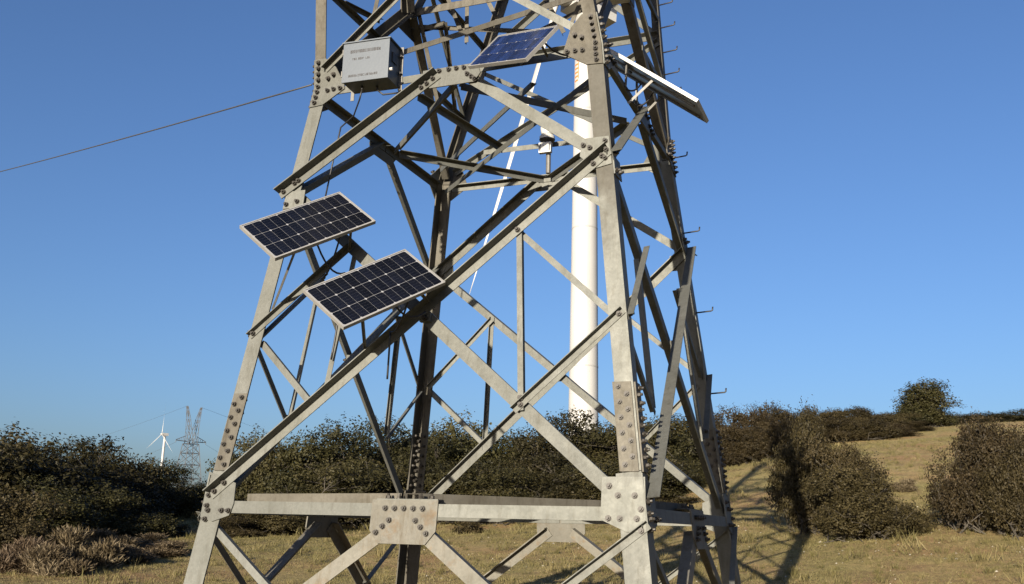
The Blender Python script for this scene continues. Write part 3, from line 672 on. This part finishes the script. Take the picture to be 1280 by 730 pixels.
cs = [(-1, -1), (1, -1), (1, 1), (-1, 1)]
for cx, cy in cs:
    mb = MB()
    for (f0, w0), (f1, w1_) in zip(lv, lv[1:]): stick(mb, dp(cx*w0, cy*w0, f0), dp(cx*w1_, cy*w1_, f1), .19)
    mb.obj('leg', PYL, DP)
br = MB()
for (f0, w0), (f1, w1_) in zip(lv, lv[1:]):
    for i in range(4):
        a, b_ = cs[i], cs[(i+1) % 4]
        stick(br, dp(a[0]*w0, a[1]*w0, f0), dp(b_[0]*w1_, b_[1]*w1_, f1), .115); stick(br, dp(b_[0]*w0, b_[1]*w0, f0), dp(a[0]*w1_, a[1]*w1_, f1), .115)
        stick(br, dp(a[0]*w1_, a[1]*w1_, f1), dp(b_[0]*w1_, b_[1]*w1_, f1), .115)
br.obj('bracing', PYL, DP)
for s_ in (-1, 1):
    ar = MB()
    fs_ = [(.64, .9, 1.2), (.76, 1.3, .9), (.88, 2.0, .6), (1.0, 3.0, .25)]
    for (f0, c0, w0), (f1, c1, w1_) in zip(fs_, fs_[1:]):
        for q in (-1, 1):
            for r_ in (-1, 1): stick(ar, dp(s_*c0+q*w0, r_*w0, f0), dp(s_*c1+q*w1_, r_*w1_, f1), .11)
            stick(ar, dp(s_*c0-w0, q*w0, f0), dp(s_*c1+w1_, q*w1_, f1), .11); stick(ar, dp(s_*c0+w0, q*w0, f0), dp(s_*c1-w1_, q*w1_, f1), .11)
    ar.obj('fork_arm', PYL, DP)
    cr_ = MB()
    stick(cr_, dp(s_*1.5, 0, .66), dp(s_*6.3, 0, .665), .16); stick(cr_, dp(s_*2.2, 0, .715), dp(s_*6.3, 0, .67), .12)
    for i in range(5): stick(cr_, dp(s_*(2+i*.85), 0, .66), dp(s_*(2.5+i*.8), 0, .71-.008*i), .11)
    cr_.obj('crossarm', PYL, DP)
    for q in (0,):
        stp = dp(s_*6.3, 0, .645)
        MB().tube([dp(s_*6.3, 0, .665), stp], .12, 5).obj('insulator', PYL, DP)
for (u_, f_, tx, ty, tt_) in ((3.0, 1.0, 700, 640, 900), (6.3, .645, 560, 690, 700), (-6.3, .645, -40, 620, 700), (-3.0, 1.0, -60, 575, 800)):
    P0 = dp(u_, 0, f_); Q0 = at(tx, ty, tt_); pts = [P0+(Q0-P0)*i/24+np.array([0, 0, -7*4*(i/24)*(1-i/24)]) for i in range(25)]
    tag(MB().tube(pts, .035, 4).obj('power_line', WIRE), 'hair-thin conductor strung from the distant forked pylon', 'power line', 'conductors of the distant pylon')

# ------------------------------------------------------------------ vegetation
def quad_mesh(name, C, A, B, tone, mtls, midx=None):
    """leaf faces: centres C, half axes A (length) and B (width) -> rhombic quads"""
    n_ = len(C); V = np.empty((n_, 4, 3)); V[:, 0] = C-A; V[:, 1] = C+B-A*.15; V[:, 2] = C+A; V[:, 3] = C-B-A*.15
    me_ = bpy.data.meshes.new(name); me_.vertices.add(n_*4); me_.vertices.foreach_set('co', V.ravel())
    me_.loops.add(n_*4); me_.loops.foreach_set('vertex_index', np.arange(n_*4)); me_.polygons.add(n_)
    me_.polygons.foreach_set('loop_start', np.arange(n_)*4)
    for q in mtls: me_.materials.append(q)
    at_ = me_.attributes.new('tone', 'FLOAT', 'FACE'); at_.data.foreach_set('value', np.asarray(tone, np.float32))
    me_.update(); return me_
def unit(v): return v/np.maximum(np.linalg.norm(v, axis=-1, keepdims=True), 1e-9)
def bush_meshes(name, seed, H, Wd, nl, leaf, mtl, lobes=16, bare=.0, tall=False, aspect=1.0):
    r = np.random.default_rng(seed)
    # lobes of foliage spread through a dome
    cen = []; rad = []
    for i in range(lobes):
        a = r.uniform(0, 2*math.pi); ph = math.asin(min(1, r.uniform(.0, 1.0)**.9)) if i % 4 else r.uniform(.02, .5)
        lr = r.uniform(.15, .26)*min(H, Wd)*(.8 if tall else 1.0); f = r.uniform(.45, .98) if i % 3 else r.uniform(.1, .6)
        ex = max(.1, Wd*.5-lr*.9); ez = max(.1, H-lr*.9)
        cen.append((ex*f*math.cos(ph)*math.cos(a), ex*f*math.cos(ph)*math.sin(a), max(lr*.45, ez*f*math.sin(ph)))); rad.append(lr)
    cen = np.array(cen); rad = np.array(rad)
    # sprays: small twigs with leaves round them
    ns = nl//14; li = r.choice(lobes, ns, p=rad**2/np.sum(rad**2)); d = unit(r.normal(size=(ns, 3))); d[:, 2] = np.where(d[:, 2] < -.3, -d[:, 2]*.5, d[:, 2])
    sc = cen[li]+d*(rad[li]*r.uniform(.45, 1.12, ns)**.7)[:, None]*np.array([1.1, 1.1, .9])
    sc[:, 2] = np.maximum(sc[:, 2], .03*H)
    sd = unit(d+r.normal(size=(ns, 3))*.5+np.array([0, 0, .45])); sl = leaf*r.uniform(2.0, 4.5, ns)
    st = np.clip(.42+.13*r.normal(size=ns)+.20*r.normal(size=lobes)[li], 0, 1)
    k = nl//ns; C = np.repeat(sc, k, 0); D = np.repeat(sd, k, 0); n_ = len(C)
    f = r.uniform(-.5, .7, n_); C = C+D*(f*np.repeat(sl, k))[:, None]+r.normal(size=(n_, 3))*leaf*.7
    Nr = unit(np.repeat(d, k, 0)*.85+r.normal(size=(n_, 3))*.55+np.array([0, 0, .25])); A = unit(np.cross(Nr, r.normal(size=(n_, 3)))); B = unit(np.cross(Nr, A))
    if aspect > 1: A = unit(D+r.normal(size=(n_, 3))*.45+np.array([0, 0, .5])); B = unit(np.cross(A, r.normal(size=(n_, 3))))
    ln = leaf*r.uniform(.6, 1.25, n_); tone = np.clip(np.repeat(st, k)+.12*r.normal(size=n_), 0, 1)
    lm_ = quad_mesh(name+'_leaves', C, A*(ln*.55*aspect)[:, None], B*(ln*.30/aspect)[:, None], tone, [mtl])
    # branches
    mb = MB(); root = np.array([0, 0, -.12])
    for i in range(lobes):
        p0 = root+np.array([r.normal()*.12*Wd, r.normal()*.12*Wd, 0]); p2 = cen[i]+unit(r.normal(size=3))*rad[i]*.3; p1 = (p0+p2)/2+r.normal(size=3)*.1*Wd*np.array([1, 1, .3])
        b0 = .007*H+.005; mb.tube([p0, p1, p2], [b0, b0*.65, b0*.3], 6)
        for j in range(5):
            q_ = cen[i]+unit(r.normal(size=3)+np.array([0, 0, .5]))*rad[i]*r.uniform(.7, 1.15+bare); mb.tube([p1*.3+p2*.7, (p2+q_)/2+r.normal(size=3)*.05*H, q_], [b0*.35, b0*.25, b0*.1], 4)
    bm_ = mb.mesh(name+'_branches'); bm_.materials.append(BARK)
    hz = np.percentile(C[:, 2], 99.6); wx = 2*np.percentile(np.hypot(C[:, 0], C[:, 1]), 98)
    return lm_, bm_, hz, wx
VAR = {}
def variant(key, *a, **k):
    if key not in VAR: VAR[key] = bush_meshes(key, *a, **k)
    return VAR[key]
for i in range(4): variant('thick%d' % i, 11+i, 3.0, 4.6, 62000, .072, LEAF, 48)
for i in range(3): variant('olive%d' % i, 31+i, 2.2, 3.2, 46000, .058, LEAFB, 40, bare=.1)
for i in range(2): variant('near%d' % i, 51+i, 2.0, 2.6, 72000, .042, LEAFB, 48, bare=.15)
variant('tree0', 73, 2.7, 2.4, 40000, .07, LEAF, 44)
for i in range(2): variant('small%d' % i, 81+i, .8, 1.3, 6000, .055, LEAFB, 12, bare=.25)
for i in range(2): variant('brack%d' % i, 91+i, .8, 1.6, 20000, .075, BRACK, 22, bare=.2, aspect=1.9)
def plant(key, px, t, top, width, label, cat='bush', group=None, name='bush', py0=640, H0=None, W0=None, yr=1.0):
    """put a plant t metres away in the direction of photo column px; top = photo row of its crown"""
    top += 6 if key.startswith('thick') else 0
    t *= FAR; p = at(px, py0, t); z = gz(p[0], p[1]); ztop = at(px, top, t)[2]; Hn = max(.25, ztop-z)
    wm = width*t/FPX*1.0
    root = thing(name, (p[0], p[1], z), label, cat, group); a = random.uniform(0, 6.28)
    lm_, bm_, hz, wx = VAR[key]; sx_ = wm/wx; sz_ = Hn/hz
    nm = ('crown', 'trunk') if name.endswith('tree') else ('foliage', 'branches')
    for me_, nn_ in ((lm_, nm[0]), (bm_, nm[1])):
        o = bpy.data.objects.new(nn_, me_); COL.objects.link(o); o.parent = root; o.rotation_euler = (0, 0, a); o.scale = (sx_, sx_*yr, sz_)
    return root
LT = 'tall dark evergreen bush in the thicket at the left edge'; GT = 'left thicket'
for px, t, top, wd, ky in ((-60, 23, 540, 260, 0), (15, 24, 545, 200, 1), (60, 28, 548, 200, 2), (110, 26, 552, 190, 3), (150, 29, 562, 160, 0), (190, 30, 575, 140, 1), (225, 33, 594, 90, 2), (40, 21, 595, 190, 3), (120, 22.5, 600, 170, 1)):
    lb, gp = (LT, GT) if t > 22.9 else ('lower dark bush in front of the left thicket beside the bracken', 'front of the left thicket')
    plant('thick%d' % ky, px, t, top, wd, lb, group=gp)
plant('olive1', 5, 17.5, 615, 130, 'brown-green scrubby bush at the left edge in front of the thicket')
CT = 'tall dark green bush forming the skyline of the thicket behind the pylon'; GC = 'thicket behind the pylon'
for i, (px, t, top, wd) in enumerate(((345, 31, 545, 150), (400, 30, 530, 190), (470, 32, 528, 190), (540, 31, 545, 180), (560, 34, 530, 200), (625, 33, 538, 190), (690, 32, 522, 180), (740, 35, 515, 190), (800, 33, 522, 180), (850, 36, 518, 170), (300, 36, 596, 90), (270, 42, 600, 110), (430, 28, 572, 190), (520, 28.5, 575, 180), (610, 28, 570, 190), (700, 28.5, 568, 190), (785, 28, 570, 180), (850, 29.5, 566, 130))):
    lb, gp = (CT, GC) if i < 10 else (('dark bush far off in the gap between the left leg and the left thicket', 'bushes in the gap') if i < 12 else ('lower bush along the sunlit front of the thicket behind the pylon', 'front of the thicket behind the pylon'))
    plant('thick%d' % (i % 4), px, t, top, wd, lb, group=gp)
for i, (px, t, top, wd) in enumerate(((345, 25, 620, 130), (300, 25, 632, 90), (290, 24, 646, 80))):
    plant('olive%d' % (i % 3), px, t, top, wd, 'low olive bush at the foot of the thicket behind the left leg', group='low bushes behind the left leg')
HB = 'olive brown bush on the sunlit hillside by the pylon shadow'; GH = 'hillside bushes'
for i, (px, t, top, wd, by) in enumerate(((900, 38, 520, 78, 0), (935, 36, 511, 84, 0), (970, 38, 509, 84, 0), (1002, 40, 512, 66, 0), (918, 33, 532, 76, 0), (955, 33, 530, 78, 0), (987, 34, 528, 64, 0),
        (1030, 42, 514, 72, 0), (1062, 44, 511, 74, 0), (1092, 43, 512, 68, 0), (1120, 44, 516, 60, 0), (1050, 40, 524, 66, 0), (1085, 40, 526, 70, 0), (1116, 41, 529, 54, 0), (1140, 43, 526, 48, 0))):
    plant('olive%d' % (i % 3), px, t, top, wd, HB if i < 7 else 'olive brown bush on the hill crest below the round evergreen tree', group=GH if i < 7 else 'hill crest bushes', py0=560)
plant('tree0', 1157, 46, 480, 74, 'small round evergreen tree standing up on the hill skyline', 'tree', name='evergreen_tree', py0=540)
for i, (px, t, top, wd) in enumerate(((1205, 62, 514, 60), (1235, 58, 510, 90), (1270, 60, 508, 100), (1310, 60, 506, 100))):
    plant('thick%d' % (i % 4), px, t, top, wd, 'low dark bush on the hill skyline behind the right-hand bush', group='skyline bushes', py0=530)
plant('near0', 1012, 19.5, 520, 94, 'tall narrow bush striped by the pylon shadow', py0=670, yr=.9)
plant('near1', 1086, 17.6, 586, 142, 'broad twiggy brown bush beside the tall shadowed one', py0=680)
plant('olive1', 1052, 19.0, 552, 96, 'rounded bush between the tall shadowed bush and the broad twiggy one', py0=675)
plant('near1', 1228, 18.0, 528, 112, 'large dense olive bush on the open slope right of the pylon', py0=680)
plant('near0', 1285, 17.2, 556, 100, 'olive bush at the right edge merging with the large dense one', py0=680)
plant('olive2', 1258, 19.2, 535, 90, 'leafy bush behind the large dense one on the open slope', py0=680)
plant('brack0', 1132, 24, 600, 34, 'small dry tuft of brush on the slope between the two large bushes', py0=610)
plant('small1', 210, 23.5, 655, 52, 'small round bush alone on the grass left of the pylon', py0=672)
plant('small0', 590, 24, 645, 45, 'small bush on the grass behind the belt beam', py0=660)
plant('small1', 848, 25, 632, 60, 'small bush at the foot of the slope behind the far right leg', py0=650)
for i, (px, t, top, wd, py) in enumerate(((95, 17, 664, 80, 720), (60, 16, 684, 70, 730), (130, 19, 664, 64, 700), (150, 18, 682, 80, 710), (205, 19, 684, 74, 705), (25, 16.5, 676, 80, 725), (180, 20, 676, 60, 700))):
    plant('brack%d' % (i % 2), px, t, top, wd, 'clump of dead brown bracken on the ground left of the pylon', 'bracken', 'dead bracken', name='bracken_clump', py0=py)

# dry grass: short blades over the ground the picture shows
def blades(n_, rmin, rmax, hmean, seed):
    r = np.random.default_rng(seed); az = r.uniform(-.62, .60, n_)+YAW; t = np.sqrt(r.uniform(rmin**2, rmax**2, n_))
    x = CAM[0]+np.sin(az)*t; y = CAM[1]+np.cos(az)*t
    cl = np.sin(x*1.9+1.3*np.sin(y*1.1))*np.cos(y*2.3+np.sin(x*.9)); keep = cl > r.uniform(-2.6, .9, n_); x, y = x[keep], y[keep]; n_ = len(x)
    z = np.concatenate([ground(x[i:i+20000], y[i:i+20000]) for i in range(0, n_, 20000)])
    h = hmean*r.uniform(.5, 1.5, n_); D = unit(np.c_[r.normal(size=n_)*.55, r.normal(size=n_)*.55, np.ones(n_)])
    C = np.c_[x, y, z+h*.42]; B = unit(np.cross(D, r.normal(size=(n_, 3))))
    tone = np.clip(.45+.22*r.normal(size=n_)+.18*np.sin(x*.5)*np.cos(y*.35), 0, 1)
    return C, D*(h*.5)[:, None], B*(.003+.03*h)[:, None], tone
def tufts(n_, seed):
    r = np.random.default_rng(seed); az = r.uniform(-.62, .60, n_)+YAW; t = np.sqrt(r.uniform(11.5**2, 45**2, n_)); k = 26
    x0 = CAM[0]+np.sin(az)*t; y0 = CAM[1]+np.cos(az)*t; hh = r.uniform(.05, .16, n_)*(1+(r.random(n_) < .06)*1.2)
    x = np.repeat(x0, k)+r.normal(size=n_*k)*np.repeat(hh, k)*.35; y = np.repeat(y0, k)+r.normal(size=n_*k)*np.repeat(hh, k)*.35
    z = np.concatenate([ground(x[i:i+20000], y[i:i+20000]) for i in range(0, len(x), 20000)]); h = np.repeat(hh, k)*r.uniform(.6, 1.2, n_*k)
    D = unit(np.c_[r.normal(size=n_*k)*.4, r.normal(size=n_*k)*.4, np.ones(n_*k)]); C = np.c_[x, y, z]+D*(h*.45)[:, None]; B = unit(np.cross(D, r.normal(size=(n_*k, 3))))
    return C, D*(h*.5)[:, None], B*(.002+.02*h)[:, None], np.clip(np.repeat(r.uniform(.0, .8, n_), k)+.12*r.normal(size=n_*k), 0, 1)
parts_ = [tufts(6000, 15), blades(280000, 12, 28, .036, 5), blades(100000, 28, 58, .065, 6)]
gmesh = quad_mesh('grass', *[np.concatenate([q[i] for q in parts_]) for i in range(4)], [GRASS])
gr = link('grass', gmesh); gr['kind'] = 'stuff'; gr['label'] = 'short dry yellow-green grass covering the ground'; gr['category'] = 'grass'
# pale stones and litter on the slope
r = np.random.default_rng(9); n_ = 900; az = r.uniform(-.2, .55, n_)+YAW+.1; t = r.uniform(12, 26, n_)
x = CAM[0]+np.sin(az)*t; y = CAM[1]+np.cos(az)*t; z = ground(x, y)
mb = MB()
for i in range(n_):
    s_ = r.uniform(.008, .028)*(2.0 if r.random() < .06 else 1); q = r.normal(size=(5, 2))*.25+np.array([(math.cos(a), math.sin(a)) for a in np.linspace(0, 5.03, 5)])
    mb.add([(x[i]+s_*a, y[i]+s_*b_, z[i]) for a, b_ in q]+[(x[i], y[i], z[i]+s_*.8)], [(j, (j+1) % 5, 5) for j in range(5)])
lt = mb.obj('stones', mat('pale_stone', (.42, .39, .32), .9, var=(.3, .27, .2), scale=3)); lt['kind'] = 'stuff'; lt['label'] = 'small pale stones and litter scattered over the grass'; lt['category'] = 'stones'
